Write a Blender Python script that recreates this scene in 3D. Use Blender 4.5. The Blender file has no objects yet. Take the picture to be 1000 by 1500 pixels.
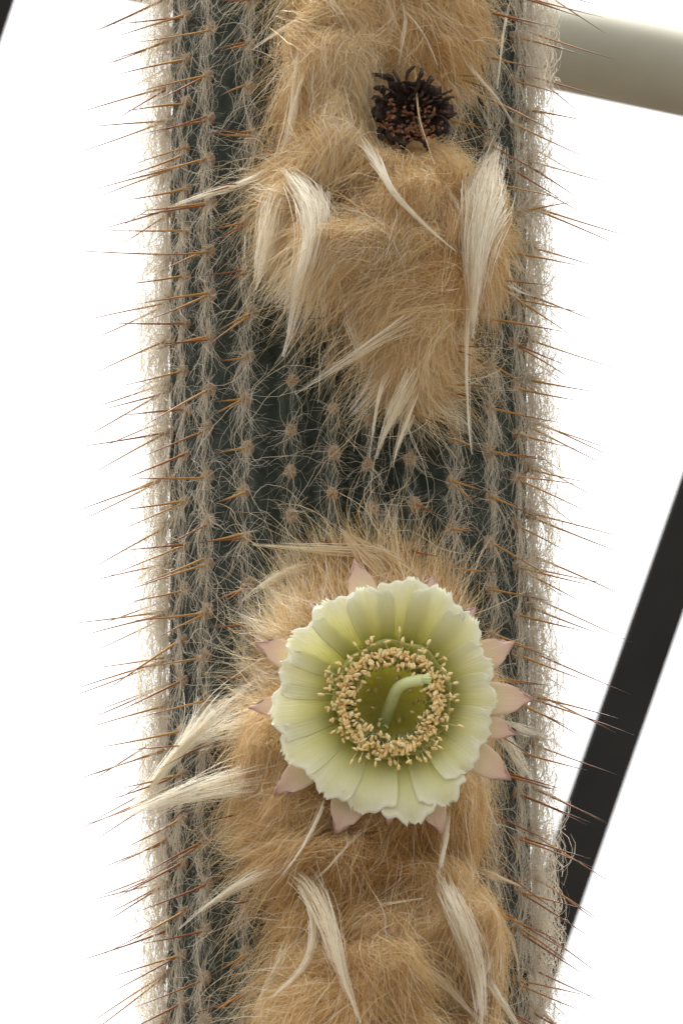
import bpy, math
import numpy as np

# ------------------------------------------------------------------ units
# one "u" is one pixel of the 1000 x 1500 photograph at the cactus axis = 0.15 mm
S = 0.00015
Z0 = 1.60                       # height of the framed stretch of stem above ground (m)
D = 13333.0                     # camera distance in u (2 m)
PITCH = math.radians(15.0)      # the camera looks up at the column
TX = -9.0                      # image centre relative to the cactus axis
rng = np.random.default_rng(7)

scene = bpy.context.scene
col = scene.collection

# ------------------------------------------------------------------ camera
FWD = np.array([0.0, math.cos(PITCH), math.sin(PITCH)])
UPV = np.array([0.0, -math.sin(PITCH), math.cos(PITCH)])
RGT = np.array([1.0, 0.0, 0.0])
CAM = np.array([TX, 0.0, 0.0]) - FWD * D

cam_data = bpy.data.cameras.new("camera")
cam = bpy.data.objects.new("camera", cam_data)
col.objects.link(cam)
cam.location = (CAM[0] * S, CAM[1] * S, CAM[2] * S + Z0)
cam.rotation_euler = (math.radians(90.0) + PITCH, 0.0, 0.0)
cam_data.sensor_fit = 'HORIZONTAL'
cam_data.sensor_width = 36.0
cam_data.lens = 36.0 * D / 1000.0
cam_data.clip_start = 0.05
cam_data.clip_end = 200.0
cam_data.dof.use_dof = True
cam_data.dof.focus_distance = (D - 300.0) * S
cam_data.dof.aperture_fstop = 170.0
scene.camera = cam

# ------------------------------------------------------------------ sky, sun, exposure
SUN_EL, SUN_AZ = math.radians(70.0), math.radians(-24.0)    # behind the column, high, a little to the left
world = bpy.data.worlds.new("World")
scene.world = world
world.use_nodes = True
wn = world.node_tree
wn.nodes.clear()
sky = wn.nodes.new("ShaderNodeTexSky")
sky.sky_type = 'NISHITA'
sky.sun_disc = False
sky.sun_elevation = SUN_EL
sky.sun_rotation = SUN_AZ
sky.air_density = 1.0
sky.dust_density = 6.0
sky.ozone_density = 1.0
hs = wn.nodes.new("ShaderNodeHueSaturation")                # cloud layer: nearly colourless light
hs.inputs["Saturation"].default_value = 0.0
bg = wn.nodes.new("ShaderNodeBackground")
bg.inputs["Strength"].default_value = 0.10
out = wn.nodes.new("ShaderNodeOutputWorld")
wn.links.new(sky.outputs[0], hs.inputs["Color"])
wn.links.new(hs.outputs[0], bg.inputs[0])
wn.links.new(bg.outputs[0], out.inputs[0])

sun_data = bpy.data.lights.new("sun", 'SUN')
sun_data.energy = 2.0
sun_data.angle = math.radians(30.0)
sun_data.color = (1.0, 0.98, 0.94)
sun = bpy.data.objects.new("sun", sun_data)
col.objects.link(sun)
sun.location = (0, 0, 6)
# the lamp shines along its -Z: from (az, el) towards the column
sun.rotation_euler = (math.radians(90.0) - SUN_EL, 0.0, math.radians(180.0) - SUN_AZ)

vs = scene.view_settings
vs.view_transform = 'Standard'
vs.look = 'None'
vs.gamma = 1.0
vs.use_curve_mapping = False
vs.exposure = 2.0
scene.render.film_transparent = False
scene.cycles.max_bounces = 12
scene.cycles.diffuse_bounces = 8
scene.cycles.transmission_bounces = 8
scene.cycles.use_denoising = True

# ------------------------------------------------------------------ geometry helpers
def px_ray(px, py, Y):
    """point of the pixel (px, py) at depth Y (u, negative towards the camera)"""
    d = FWD * D + RGT * (px - 500.0) + UPV * (750.0 - py)
    t = (Y - CAM[1]) / d[1]
    return CAM + d * t

def project(P):
    v = P - CAM
    dep = v @ FWD
    return 500.0 + D * (v @ RGT) / dep, 750.0 - D * (v @ UPV) / dep

_tab = np.random.default_rng(3).random((64, 64))
def vnoise(x, y, scale, ox=0.0):
    x = np.asarray(x, float) / scale + 17.3 + ox
    y = np.asarray(y, float) / scale + 9.1 + ox * 0.7
    xi = np.floor(x).astype(int); yi = np.floor(y).astype(int)
    fx = x - xi; fy = y - yi
    fx = fx * fx * (3 - 2 * fx); fy = fy * fy * (3 - 2 * fy)
    g = lambda a, b: _tab[a % 64, b % 64]
    return ((g(xi, yi) * (1 - fx) + g(xi + 1, yi) * fx) * (1 - fy)
            + (g(xi, yi + 1) * (1 - fx) + g(xi + 1, yi + 1) * fx) * fy)

def W(P):
    P = np.asarray(P, float) * S
    P = P + np.array([0, 0, Z0])
    return P

def link(o, parent=None):
    col.objects.link(o)
    if parent is not None:
        o.parent = parent
    return o

def mesh_obj(name, verts, faces, mat, parent=None, attr=None, smooth=True, mats=None, midx=None, data_name=None):
    me = bpy.data.meshes.new(data_name or name)
    me.from_pydata([tuple(v) for v in verts], [], faces)
    if attr is not None:
        for k, a in attr.items():
            at = me.attributes.new(k, 'FLOAT', 'POINT')
            at.data.foreach_set("value", np.asarray(a, np.float32))
    for m in (mats or [mat]):
        me.materials.append(m)
    if midx is not None:
        me.polygons.foreach_set("material_index", np.asarray(midx, np.int32))
    if smooth:
        me.polygons.foreach_set("use_smooth", np.ones(len(me.polygons), bool))
    me.update()
    return link(bpy.data.objects.new(name, me), parent)

def tubes(P, rad, sides=3):
    """P (N,K,3), rad (N,K) -> verts, quads (fast, vectorised thin tubes)"""
    N, K, _ = P.shape
    T = np.gradient(P, axis=1)
    T /= np.linalg.norm(T, axis=2, keepdims=True) + 1e-9
    mean = P[:, -1] - P[:, 0]
    mean /= np.linalg.norm(mean, axis=1, keepdims=True) + 1e-9
    ref = np.where(np.abs(mean[:, 1:2]) < 0.8, np.array([[0, 1.0, 0]]), np.array([[1.0, 0, 0]]))
    A = np.cross(T, ref[:, None, :]); A /= np.linalg.norm(A, axis=2, keepdims=True) + 1e-9
    B = np.cross(T, A)
    if sides == 2:                      # flat fibre, turned at random about its own length
        tw = rng.uniform(0, math.pi, (N, 1)) + rng.uniform(-1.2, 1.2, (N, 1)) * np.linspace(0, 1, K)[None]
        W_ = A * np.cos(tw)[..., None] + B * np.sin(tw)[..., None]
        V = np.stack([P - W_ * rad[..., None] * 1.25, P + W_ * rad[..., None] * 1.25], axis=2)
        base = (np.arange(N) * K * 2)[:, None] + (np.arange(K - 1) * 2)[None, :]
        Q = np.stack([base, base + 1, base + 3, base + 2], axis=-1)
        return V.reshape(-1, 3), Q.reshape(-1, 4)
    ang = np.arange(sides) * 2 * math.pi / sides
    V = (P[:, :, None, :] + rad[:, :, None, None] * (A[:, :, None, :] * np.cos(ang)[None, None, :, None]
         + B[:, :, None, :] * np.sin(ang)[None, None, :, None]))
    base = (np.arange(N) * K * sides)[:, None, None] + (np.arange(K - 1) * sides)[None, :, None]
    i = np.arange(sides)[None, None, :]; j = (i + 1) % sides
    Q = np.stack([base + i, base + j, base + sides + j, base + sides + i], axis=-1)
    return V.reshape(-1, 3), Q.reshape(-1, 4)

def strand_obj(name, P, rad, tone, mat, parent, kind=None, sides=2):
    """P in u, tone (N,K)"""
    V, Q = tubes(P, rad, sides)
    V = W(V)
    me = bpy.data.meshes.new(name)
    me.vertices.add(len(V)); me.vertices.foreach_set("co", V.astype(np.float32).ravel())
    me.loops.add(Q.size); me.loops.foreach_set("vertex_index", Q.astype(np.int32).ravel())
    me.polygons.add(len(Q)); me.polygons.foreach_set("loop_start", np.arange(0, Q.size, 4, dtype=np.int32))
    me.polygons.foreach_set("use_smooth", np.ones(len(Q), bool))
    at = me.attributes.new("tone", 'FLOAT', 'POINT')
    at.data.foreach_set("value", np.repeat(tone.astype(np.float32).ravel(), sides))
    me.materials.append(mat)
    me.update(calc_edges=True)
    o = link(bpy.data.objects.new(name, me), parent)
    if kind:
        o["kind"] = kind
    return o

# ------------------------------------------------------------------ materials
def new_mat(name):
    m = bpy.data.materials.new(name); m.use_nodes = True
    nt = m.node_tree; nt.nodes.clear()
    o = nt.nodes.new("ShaderNodeOutputMaterial")
    return m, nt, o

def ramp(nt, fac, stops):
    r = nt.nodes.new("ShaderNodeValToRGB")
    els = r.color_ramp.elements
    while len(els) < len(stops):
        els.new(0.5)
    for e, (p, c) in zip(els, stops):
        e.position = p; e.color = (*c, 1)
    nt.links.new(fac, r.inputs[0])
    return r.outputs[0]

def fibre_mat(name, stops, trans=0.4, gloss=0.06, attr="tone"):
    m, nt, o = new_mat(name)
    a = nt.nodes.new("ShaderNodeAttribute"); a.attribute_name = attr
    c = ramp(nt, a.outputs["Fac"], stops)
    d = nt.nodes.new("ShaderNodeBsdfDiffuse"); t = nt.nodes.new("ShaderNodeBsdfTranslucent")
    g = nt.nodes.new("ShaderNodeBsdfGlossy"); g.inputs["Roughness"].default_value = 0.35
    for n in (d, t, g):
        nt.links.new(c, n.inputs["Color"])
    mx = nt.nodes.new("ShaderNodeMixShader"); mx.inputs[0].default_value = trans
    nt.links.new(d.outputs[0], mx.inputs[1]); nt.links.new(t.outputs[0], mx.inputs[2])
    m2 = nt.nodes.new("ShaderNodeMixShader"); m2.inputs[0].default_value = gloss
    nt.links.new(mx.outputs[0], m2.inputs[1]); nt.links.new(g.outputs[0], m2.inputs[2])
    nt.links.new(m2.outputs[0], o.inputs[0])
    return m

def noise_node(nt, scale, detail=4, coord="Object"):
    tc = nt.nodes.new("ShaderNodeTexCoord")
    n = nt.nodes.new("ShaderNodeTexNoise")
    n.inputs["Scale"].default_value = scale; n.inputs["Detail"].default_value = detail
    nt.links.new(tc.outputs[coord], n.inputs["Vector"])
    return n

def solid_mat(name, stops, scale, rough=0.6, bump=0.0, bump_scale=None, metallic=0.0, spec=0.4, dist=0.0005):
    m, nt, o = new_mat(name)
    n = noise_node(nt, scale)
    c = ramp(nt, n.outputs["Fac"], stops)
    p = nt.nodes.new("ShaderNodeBsdfPrincipled")
    p.inputs["Roughness"].default_value = rough; p.inputs["Metallic"].default_value = metallic
    p.inputs["Specular IOR Level"].default_value = spec
    nt.links.new(c, p.inputs["Base Color"])
    if bump:
        n2 = noise_node(nt, bump_scale or scale * 3, 6)
        b = nt.nodes.new("ShaderNodeBump"); b.inputs["Strength"].default_value = bump
        b.inputs["Distance"].default_value = dist
        nt.links.new(n2.outputs["Fac"], b.inputs["Height"]); nt.links.new(b.outputs[0], p.inputs["Normal"])
    nt.links.new(p.outputs[0], o.inputs[0])
    return m

M_stem = solid_mat("stem_skin", [(0.3, (0.024, 0.034, 0.025)), (0.55, (0.042, 0.055, 0.042)), (0.75, (0.075, 0.092, 0.072))],
                   420, 0.65, 0.35, 1500, dist=0.0004)
M_hair = fibre_mat("arachnoid_hair", [(0.0, (0.50, 0.34, 0.21)), (0.35, (0.60, 0.51, 0.37)), (1.0, (0.78, 0.72, 0.61))], 0.42, 0.06)
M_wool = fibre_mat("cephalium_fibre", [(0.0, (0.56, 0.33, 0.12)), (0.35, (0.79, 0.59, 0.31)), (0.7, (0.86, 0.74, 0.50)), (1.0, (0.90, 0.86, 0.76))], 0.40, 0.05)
M_tuft = fibre_mat("bleached_fibre", [(0.0, (0.74, 0.56, 0.32)), (0.45, (0.86, 0.78, 0.60)), (1.0, (0.94, 0.91, 0.82))], 0.40, 0.06)
M_under = solid_mat("wool_undercoat", [(0.3, (0.52, 0.33, 0.15)), (0.6, (0.66, 0.47, 0.26)), (0.8, (0.74, 0.58, 0.37))], 260, 1.0, 0.6, 1800, spec=0.1)
M_felt = solid_mat("areole_felt", [(0.3, (0.28, 0.18, 0.11)), (0.6, (0.42, 0.30, 0.19)), (0.8, (0.54, 0.41, 0.28))], 1500, 1.0, 0.8, 5000, spec=0.1)

def spine_mat(name, stops):
    m, nt, o = new_mat(name)
    a = nt.nodes.new("ShaderNodeAttribute"); a.attribute_name = "tone"
    c = ramp(nt, a.outputs["Fac"], stops)
    p = nt.nodes.new("ShaderNodeBsdfPrincipled"); p.inputs["Roughness"].default_value = 0.38
    nt.links.new(c, p.inputs["Base Color"])
    nt.links.new(p.outputs[0], o.inputs[0])
    return m
M_spineA = spine_mat("amber_spine", [(0.0, (0.52, 0.30, 0.09)), (0.45, (0.44, 0.21, 0.055)), (0.75, (0.17, 0.07, 0.03)), (1.0, (0.07, 0.035, 0.03))])
M_spineR = spine_mat("red_brown_spine", [(0.0, (0.36, 0.15, 0.05)), (0.5, (0.27, 0.085, 0.028)), (1.0, (0.075, 0.025, 0.016))])

def petal_mat(name, stops, trans=0.5, vein=0.0):
    m, nt, o = new_mat(name)
    a = nt.nodes.new("ShaderNodeAttribute"); a.attribute_name = "tone"
    c = ramp(nt, a.outputs["Fac"], stops)
    av = nt.nodes.new("ShaderNodeAttribute"); av.attribute_name = "across"
    w = nt.nodes.new("ShaderNodeTexNoise"); w.noise_dimensions = '2D'
    cmb = nt.nodes.new("ShaderNodeCombineXYZ")
    sc = nt.nodes.new("ShaderNodeMath"); sc.operation = 'MULTIPLY'; sc.inputs[1].default_value = 9.0
    nt.links.new(av.outputs["Fac"], sc.inputs[0]); nt.links.new(sc.outputs[0], cmb.inputs[0]); nt.links.new(a.outputs["Fac"], cmb.inputs[1])
    nt.links.new(cmb.outputs[0], w.inputs["Vector"]); w.inputs["Scale"].default_value = 1.6; w.inputs["Detail"].default_value = 3
    b = nt.nodes.new("ShaderNodeBump"); b.inputs["Strength"].default_value = 0.35; b.inputs["Distance"].default_value = 0.0004
    nt.links.new(w.outputs["Fac"], b.inputs["Height"])
    p = nt.nodes.new("ShaderNodeBsdfPrincipled"); p.inputs["Roughness"].default_value = 0.45
    p.inputs["Specular IOR Level"].default_value = 0.35
    t = nt.nodes.new("ShaderNodeBsdfTranslucent")
    nt.links.new(c, p.inputs["Base Color"]); nt.links.new(c, t.inputs["Color"])
    nt.links.new(b.outputs[0], p.inputs["Normal"]); nt.links.new(b.outputs[0], t.inputs["Normal"])
    mx = nt.nodes.new("ShaderNodeMixShader"); mx.inputs[0].default_value = trans
    nt.links.new(p.outputs[0], mx.inputs[1]); nt.links.new(t.outputs[0], mx.inputs[2])
    nt.links.new(mx.outputs[0], o.inputs[0])
    return m
M_petal = petal_mat("petal", [(0.0, (0.56, 0.56, 0.11)), (0.30, (0.77, 0.77, 0.30)), (0.65, (0.88, 0.88, 0.58)), (0.93, (0.93, 0.93, 0.79)), (1.0, (0.95, 0.95, 0.89))], 0.45)
M_sepal = petal_mat("sepal", [(0.0, (0.78, 0.74, 0.50)), (0.6, (0.87, 0.78, 0.60)), (0.84, (0.82, 0.64, 0.53)), (1.0, (0.62, 0.38, 0.35))], 0.4)
M_throat = petal_mat("floral_tube", [(0.0, (0.76, 0.74, 0.20)), (0.6, (0.85, 0.84, 0.32)), (1.0, (0.88, 0.87, 0.42))], 0.55)
M_filament = solid_mat("filament", [(0.3, (0.62, 0.64, 0.30)), (0.8, (0.76, 0.78, 0.48))], 300, 0.5)
M_anther = solid_mat("anther_pollen", [(0.3, (0.88, 0.57, 0.20)), (0.48, (0.93, 0.73, 0.36)), (0.75, (0.95, 0.85, 0.56))], 900, 0.8, 0.4, 6000)
M_style = solid_mat("style", [(0.3, (0.60, 0.68, 0.30)), (0.8, (0.74, 0.80, 0.46))], 400, 0.45, 0.1, 2500)
M_dry = solid_mat("dried_tissue", [(0.3, (0.012, 0.007, 0.006)), (0.55, (0.035, 0.018, 0.013)), (0.78, (0.15, 0.08, 0.055))], 700, 0.55, 0.7, 1800, dist=0.0006)
M_dryanther = solid_mat("dried_anther", [(0.3, (0.07, 0.025, 0.014)), (0.5, (0.18, 0.075, 0.035)), (0.7, (0.34, 0.17, 0.085))], 900, 0.7, 0.5, 4000)
M_pipe = solid_mat("cream_paint", [(0.3, (0.30, 0.285, 0.215)), (0.7, (0.38, 0.36, 0.28))], 30, 0.45, 0.1, 200)
M_ground = solid_mat("damp_soil", [(0.3, (0.055, 0.045, 0.035)), (0.7, (0.10, 0.085, 0.068))], 4, 0.95, 0.4, 60, dist=0.01)
M_bar = solid_mat("dark_steel", [(0.3, (0.008, 0.007, 0.006)), (0.7, (0.015, 0.013, 0.011))], 25, 0.85, 0.2, 200)

# ------------------------------------------------------------------ ground (below the frame; it sends light back up)
def ground_sheet():
    g = 40
    xs = np.linspace(-30, 30, g + 1)
    V = [(x, y, 0.02 * math.sin(x * 1.3) * math.cos(y * 1.1) - 0.02) for x in xs for y in xs]
    F = [(a * (g + 1) + b, (a + 1) * (g + 1) + b, (a + 1) * (g + 1) + b + 1, a * (g + 1) + b + 1) for a in range(g) for b in range(g)]
    o = mesh_obj("ground", V, F, M_ground)
    o["kind"] = "structure"
# ------------------------------------------------------------------ background: pipe and glazing bars
def tag(o, label, cat, group=None):
    o["label"] = label; o["category"] = cat
    if group:
        o["group"] = group

def prism(name, A, B, profile, side, mat, parent=None):
    """extrude a closed 2D profile (u, along side / across) from A to B"""
    A = np.asarray(A, float); B = np.asarray(B, float)
    T = (B - A) / np.linalg.norm(B - A)
    Uv = side - T * (side @ T); Uv /= np.linalg.norm(Uv)
    Vv = np.cross(T, Uv)
    n = len(profile); V = []
    for E in (A, B):
        for a, b in profile:
            V.append(E + Uv * a + Vv * b)
    F = [(i, (i + 1) % n, n + (i + 1) % n, n + i) for i in range(n)]
    F += [tuple(range(n - 1, -1, -1)), tuple(range(n, 2 * n))]
    return mesh_obj(name, W(np.array(V)), F, mat, parent, smooth=False)

ground_sheet()
# pipe, about 1.2 m behind the column
YP = 8000.0
pa, pb = px_ray(-700, -185 - 66, YP), px_ray(1900, 361 - 66, YP)
rp = 66.0 * (YP - CAM[1]) / D / math.cos(PITCH) * 0.985
pipe = prism("pipe", pa, pb, [(rp * math.cos(t), rp * math.sin(t)) for t in np.linspace(0, 2 * math.pi, 65)[:-1]],
             np.array([0, 0, 1.0]), M_pipe)
pipe.data.polygons.foreach_set("use_smooth", np.array([len(p.vertices) == 4 for p in pipe.data.polygons]))
tag(pipe, "cream painted round pipe crossing behind the upper part of the cactus", "pipe")

def glazing_bar(p1, p2, Y, half, label):
    a, b = px_ray(*p1, Y), px_ray(*p2, Y)
    k = (Y - CAM[1]) / D
    h = half * k
    ch = h * 0.12
    prof = [(-h + ch, -h * .28), (h - ch, -h * .28), (h, -h * .28 + ch), (h, h * .5), (h - ch, h * .5 + ch), (-h + ch, h * .5 + ch), (-h, h * .5), (-h, -h * .28 + ch)]
    o = prism("glazing_bar", a, b, prof, RGT, M_bar)
    tag(o, label, "glazing bar", "dark glazing bars behind the cactus")
    return o
glazing_bar((1198, 230), (610, 1910), 16000.0, 36.5, "dark slanting glazing bar passing behind the cactus flank beneath the cream pipe")
glazing_bar((118, -400), (-306, 880), 16000.0, 36.5, "dark slanting glazing bar standing clear of the cactus, away from the flower")

# ------------------------------------------------------------------ the cactus
R = 266.0                       # radius at the rib crests
FURROW = 46.0
ZB, ZT = -1250.0, 1250.0
cactus = bpy.data.objects.new("columnar_cactus", None)
cactus.empty_display_size = 0.05
link(cactus)
tag(cactus, "thick ribbed columnar cactus clad in white hairs with tan wool and one open flower", "cactus")

front = [-76, -62, -49.0, -32.5, -17.5, -4.6, 7.0, 20.0, 34.0, 50.5, 65.5, 79]
nback = 14
gap = (360 - (79 + 76)) / (nback + 1)
RIBS = np.radians(np.array(front + [79 + gap * (i + 1) for i in range(nback)]))
NR = len(RIBS)
order = np.sort(np.mod(RIBS, 2 * math.pi))

def rib_radius(th):
    t = np.mod(th, 2 * math.pi)
    i = np.searchsorted(order, t)
    lo = order[(i - 1) % NR] - np.where(i == 0, 2 * math.pi, 0)
    hi = order[i % NR] + np.where(i == NR, 2 * math.pi, 0)
    f = (t - lo) / (hi - lo)
    return R - FURROW * np.sin(f * math.pi) ** 1.1

nth = 416
ths = np.linspace(0, 2 * math.pi, nth, endpoint=False)
zs = np.concatenate([np.linspace(-Z0 / S, ZB - 150, 30), np.linspace(ZB, ZT, 140)]); nz = len(zs)
TH, ZZ = np.meshgrid(ths, zs)
RR = rib_radius(TH) + 6 * (vnoise(TH * 260, ZZ, 70) - 0.5) - 2
V = np.stack([RR * np.sin(TH), -RR * np.cos(TH), ZZ], -1).reshape(-1, 3)
F = [(r * nth + c, r * nth + (c + 1) % nth, (r + 1) * nth + (c + 1) % nth, (r + 1) * nth + c)
     for r in range(nz - 1) for c in range(nth)]
F += [tuple(range(nth - 1, -1, -1)), tuple((nz - 1) * nth + i for i in range(nth))]
stem = mesh_obj("stem", W(V), F, M_stem, cactus)

def cyl(th, z, rho):
    return np.stack([rho * np.sin(th), -rho * np.cos(th), z + 0 * th], -1)

# ---- wool heightfield, laid out along the stem (values: row, left, right, height)
WA = np.array([(-260, 430, 660, 60), (-100, 425, 675, 70), (0, 425, 690, 75), (60, 408, 705, 75), (100, 402, 672, 70), (150, 408, 655, 62), (200, 415, 645, 66),
               (245, 392, 700, 76), (300, 382, 735, 88), (350, 395, 742, 90), (390, 430, 728, 80), (430, 492, 706, 68), (470, 526, 690, 56), (530, 545, 678, 44),
               (570, 562, 660, 28), (600, 585, 630, 10)], float)
WB = np.array([(800, 510, 560, 6), (830, 470, 620, 12), (860, 425, 670, 34), (900, 398, 690, 56), (950, 382, 692, 74), (1000, 372, 696, 82), (1060, 358, 700, 84), (1110, 350, 702, 84),
               (1160, 350, 702, 84), (1210, 355, 702, 82), (1260, 368, 708, 78), (1310, 395, 725, 76), (1350, 418, 735, 74), (1390, 405, 735, 78), (1430, 392, 735, 80),
               (1500, 382, 735, 80), (1650, 390, 720, 70), (1760, 400, 700, 60)], float)

# creases between the bunches of wool: centre, size, depth
HOLLOWS = [(530, 278, 55, 16, 40), (585, 345, 60, 14, 26), (555, 395, 50, 15, 36), (640, 300, 30, 30, 18), (500, 60, 40, 14, 30), (610, 60, 40, 12, 22),
           (560, 1300, 70, 22, 50), (480, 1225, 60, 18, 36), (640, 1235, 40, 18, 26), (420, 1310, 30, 30, 26), (540, 1385, 60, 14, 34), (600, 1465, 40, 20, 30), (470, 1440, 50, 16, 26)]

def wool_height(th, z, edge_noise=True):
    P = cyl(th, z, np.full_like(th, R + 30.0) if np.ndim(th) else R + 30.0)
    px, py = project(P.reshape(-1, 3)); px = px.reshape(np.shape(th)); py = py.reshape(np.shape(th))
    h = np.full(np.shape(th), -30.0)
    for T in (WA, WB):
        L = np.interp(py, T[:, 0], T[:, 1]); Rr = np.interp(py, T[:, 0], T[:, 2]); H = np.interp(py, T[:, 0], T[:, 3])
        inside = (py >= T[0, 0]) & (py <= T[-1, 0])
        d = np.minimum(px - L, Rr - px)
        d = np.minimum(d, np.minimum(py - T[0, 0], T[-1, 0] - py) * 1.2)
        if edge_noise:
            d = d + 34 * (vnoise(px, py, 38, 3.3) - 0.5)
        f = np.clip(d / 85.0, -0.35, 1)
        prof = np.where(f > 0, 1 - (1 - f) ** 2, f * 1.2)
        Hn = np.where(f > 0, H, 75.0)
        lump = 0.50 + 0.75 * vnoise(px, py, 88, 5.1) + 0.42 * (vnoise(px * 0.8 + py * 0.45, py * 1.1, 42, 8.7) - 0.5)
        hh = prof * Hn * 1.3 * np.where(f > 0, lump, 1.0)
        h = np.maximum(h, np.where(inside, hh, -30.0))
    # hollow in which the withered flower sits, and the bare gap low down
    q = np.hypot((px - 598) / 1.0, (py - 158) / 0.95)
    h = np.where(q < 95, np.minimum(h, 16 + np.clip(q - 52, 0, 60) * 1.2), h)
    q = np.hypot((px - 652) / 1.0, (py - 1448) / 1.2)
    h = np.where(q < 75, np.minimum(h, -22 + np.clip(q - 34, -8, 80) * 1.9), h)
    for cx, cy, rx, ry, dp in HOLLOWS:
        h = h - np.where(h > 0, dp * np.exp(-((px - cx) / rx) ** 2 - ((py - cy) / ry) ** 2) * np.clip(h / 40, 0, 1), 0)
    q = np.hypot(px - 577, py - 1030)          # a nest around the floral tube
    h = np.where(q < 120, np.maximum(h, 58), h)
    h = np.where(q < 215, np.minimum(h, 56 + np.clip(q - 110, 0, 105) * 0.75), h)
    h = np.where(q < 80, np.minimum(h, -40 + np.clip(q - 30, 0, 90) * 3.2), h)
    return h

def surf_rho(th, z):
    return R + np.maximum(wool_height(th, z), 2.0)

def tofield(P):
    return np.arctan2(P[..., 0], -P[..., 1]), P[..., 2]

gth = np.radians(np.linspace(-62, 66, 190))
gz = np.linspace(-1000, 1000, 330)
GT, GZ = np.meshgrid(gth, gz)
GH = wool_height(GT, GZ)
gp, gq = project(cyl(GT, GZ, R + GH).reshape(-1, 3))
fine = (vnoise(gp, gq, 12, 1.1) - 0.5).reshape(GH.shape)
GH2 = GH + np.where(GH > 0, 8 * fine, 0)
keep = GH > -14
idx = -np.ones(GH.shape, int); idx[keep] = np.arange(keep.sum())
V = cyl(GT, GZ, R + GH2 - 6)[keep]
F = []
for r in range(GH.shape[0] - 1):
    for c in range(GH.shape[1] - 1):
        q = (idx[r, c], idx[r, c + 1], idx[r + 1, c + 1], idx[r + 1, c])
        if min(q) >= 0:
            F.append(tuple(int(i) for i in q))
under = mesh_obj("wool_undercoat", W(V), F, M_under, cactus)
under["kind"] = "stuff"

# ---- draped wool fibres
def flow(px, py):
    n = vnoise(px, py, 85, 2.2) * 0.65 + vnoise(px, py, 36, 6.1) * 0.35
    xc = np.where(py < 700, 560.0, 550.0)
    a = -math.pi / 2 + 0.55 * np.clip((px - xc) / 140, -1, 1) + 4.6 * (n - 0.5)
    # around the flower the wool is pushed outwards
    rad = np.arctan2(-(py - 1030), px - 577)
    w = np.clip((1120 - py) / 120, 0, 1) * (py > 760)
    up = np.clip((960 - py) / 80, 0, 1)
    va = np.stack([np.cos(a), np.sin(a)]) * (1 - w) + np.stack([np.cos(rad + 1.6 * (n - .5)), np.sin(rad + 1.6 * (n - .5))]) * w * (1 - 0.2 * up)
    return np.arctan2(va[1], va[0])

def drape(th, z, ang, length, K, off, stiff=0.65, follow=0.5, sink=8.0):
    ds = length / (K - 1)
    out_ = np.zeros((len(th), K, 3))
    rho = surf_rho(th, z) - sink
    for k in range(K):
        out_[:, k] = cyl(th, z, rho)
        th = th + np.cos(ang) * ds / np.maximum(rho, 200); z = z + np.sin(ang) * ds
        t = (k + 1) / (K - 1)
        target = surf_rho(th, z) + off * min(1.0, 1.6 * t)
        rho = np.maximum(target, rho - ds * stiff)
        px, py = project(cyl(th, z, rho))
        da = flow(px, py) - ang
        ang = ang + follow * np.arctan2(np.sin(da), np.cos(da)) * 0.5 + rng.normal(0, 0.10, len(th))
    return out_

def sample_wool(n, hmin=4.0):
    th = rng.uniform(math.radians(-62), math.radians(66), n * 4); z = rng.uniform(-960, 960, n * 4)
    ok = wool_height(th, z) > hmin
    return th[ok][:n], z[ok][:n]

def clear_nest(P, rad, tone):
    """no fibre lies across the withered flower"""
    px, py = project(P.reshape(-1, 3))
    q = np.hypot((px - 604) / 1.1, py - 162).reshape(P.shape[:2])
    q2 = np.hypot(px - 577, py - 1030).reshape(P.shape[:2])
    ok = (q.min(axis=1) > 50) & (q2.min(axis=1) > 62)
    return P[ok], rad[ok], tone[ok]

def wool_tone(px, py, n):
    t = 0.49 + 0.6 * (vnoise(px, py, 80, 4.4) - 0.5) + rng.normal(0, 0.13, n)
    t -= 0.16 * np.clip((py - 1130) / 120, 0, 1)                                       # browner low down: shade beneath the flower put into the fibre colour
    t += 0.45 * np.exp(-(((px - 590) / 75) ** 2 + ((py - 145) / 58) ** 2))           # bleached nest round the dead flower
    t += 0.28 * np.exp(-(((px - 400) / 80) ** 2 + ((py - 930) / 90) ** 2))
    t += 0.20 * np.exp(-(((px - 420) / 60) ** 2 + ((py - 310) / 80) ** 2))
    return np.clip(t, 0, 1)

K = 8
tt = np.linspace(0, 1, K)
# locks: fibres that gather to a point
NL, NPL = 560, 44
lth, lz = sample_wool(NL); NL = len(lth)
px, py = project(cyl(lth, lz, surf_rho(lth, lz)))
lang = flow(px, py) + rng.normal(0, 0.45, NL)
llen = rng.uniform(50, 125, NL) * np.clip(0.35 + wool_height(lth, lz) / 55, 0.4, 1)
Lp = drape(lth, lz, lang, llen, K, rng.uniform(2, 16, NL), 0.55)
rep = np.repeat(Lp, NPL, axis=0)
n = len(rep)
spread = rng.normal(0, 1, (n, 3)) * np.array([15, 11, 15])
conv = (1 - rng.uniform(0.2, 0.8, (n, 1, 1)) * tt[None, :, None] ** 0.8)
P = rep + spread[:, None, :] * conv
ph = rng.uniform(0, 6.28, (n, 1, 3)); fr = rng.uniform(0.5, 1.6, (n, 1, 3))
P = P + np.sin(tt[None, :, None] * fr * 6.28 + ph) * (rng.uniform(0.8, 4.5, (n, 1, 1))) * tt[None, :, None]
px, py = project(P[:, 0])
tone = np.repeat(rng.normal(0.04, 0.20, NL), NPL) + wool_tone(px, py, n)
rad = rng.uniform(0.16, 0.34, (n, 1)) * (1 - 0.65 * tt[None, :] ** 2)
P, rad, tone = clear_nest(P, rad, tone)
strand_obj("wool_locks", P, rad, np.clip(tone[:, None] + 0.12 * (tt[None, :] - 0.4), 0, 1), M_wool, cactus, "stuff")

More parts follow.
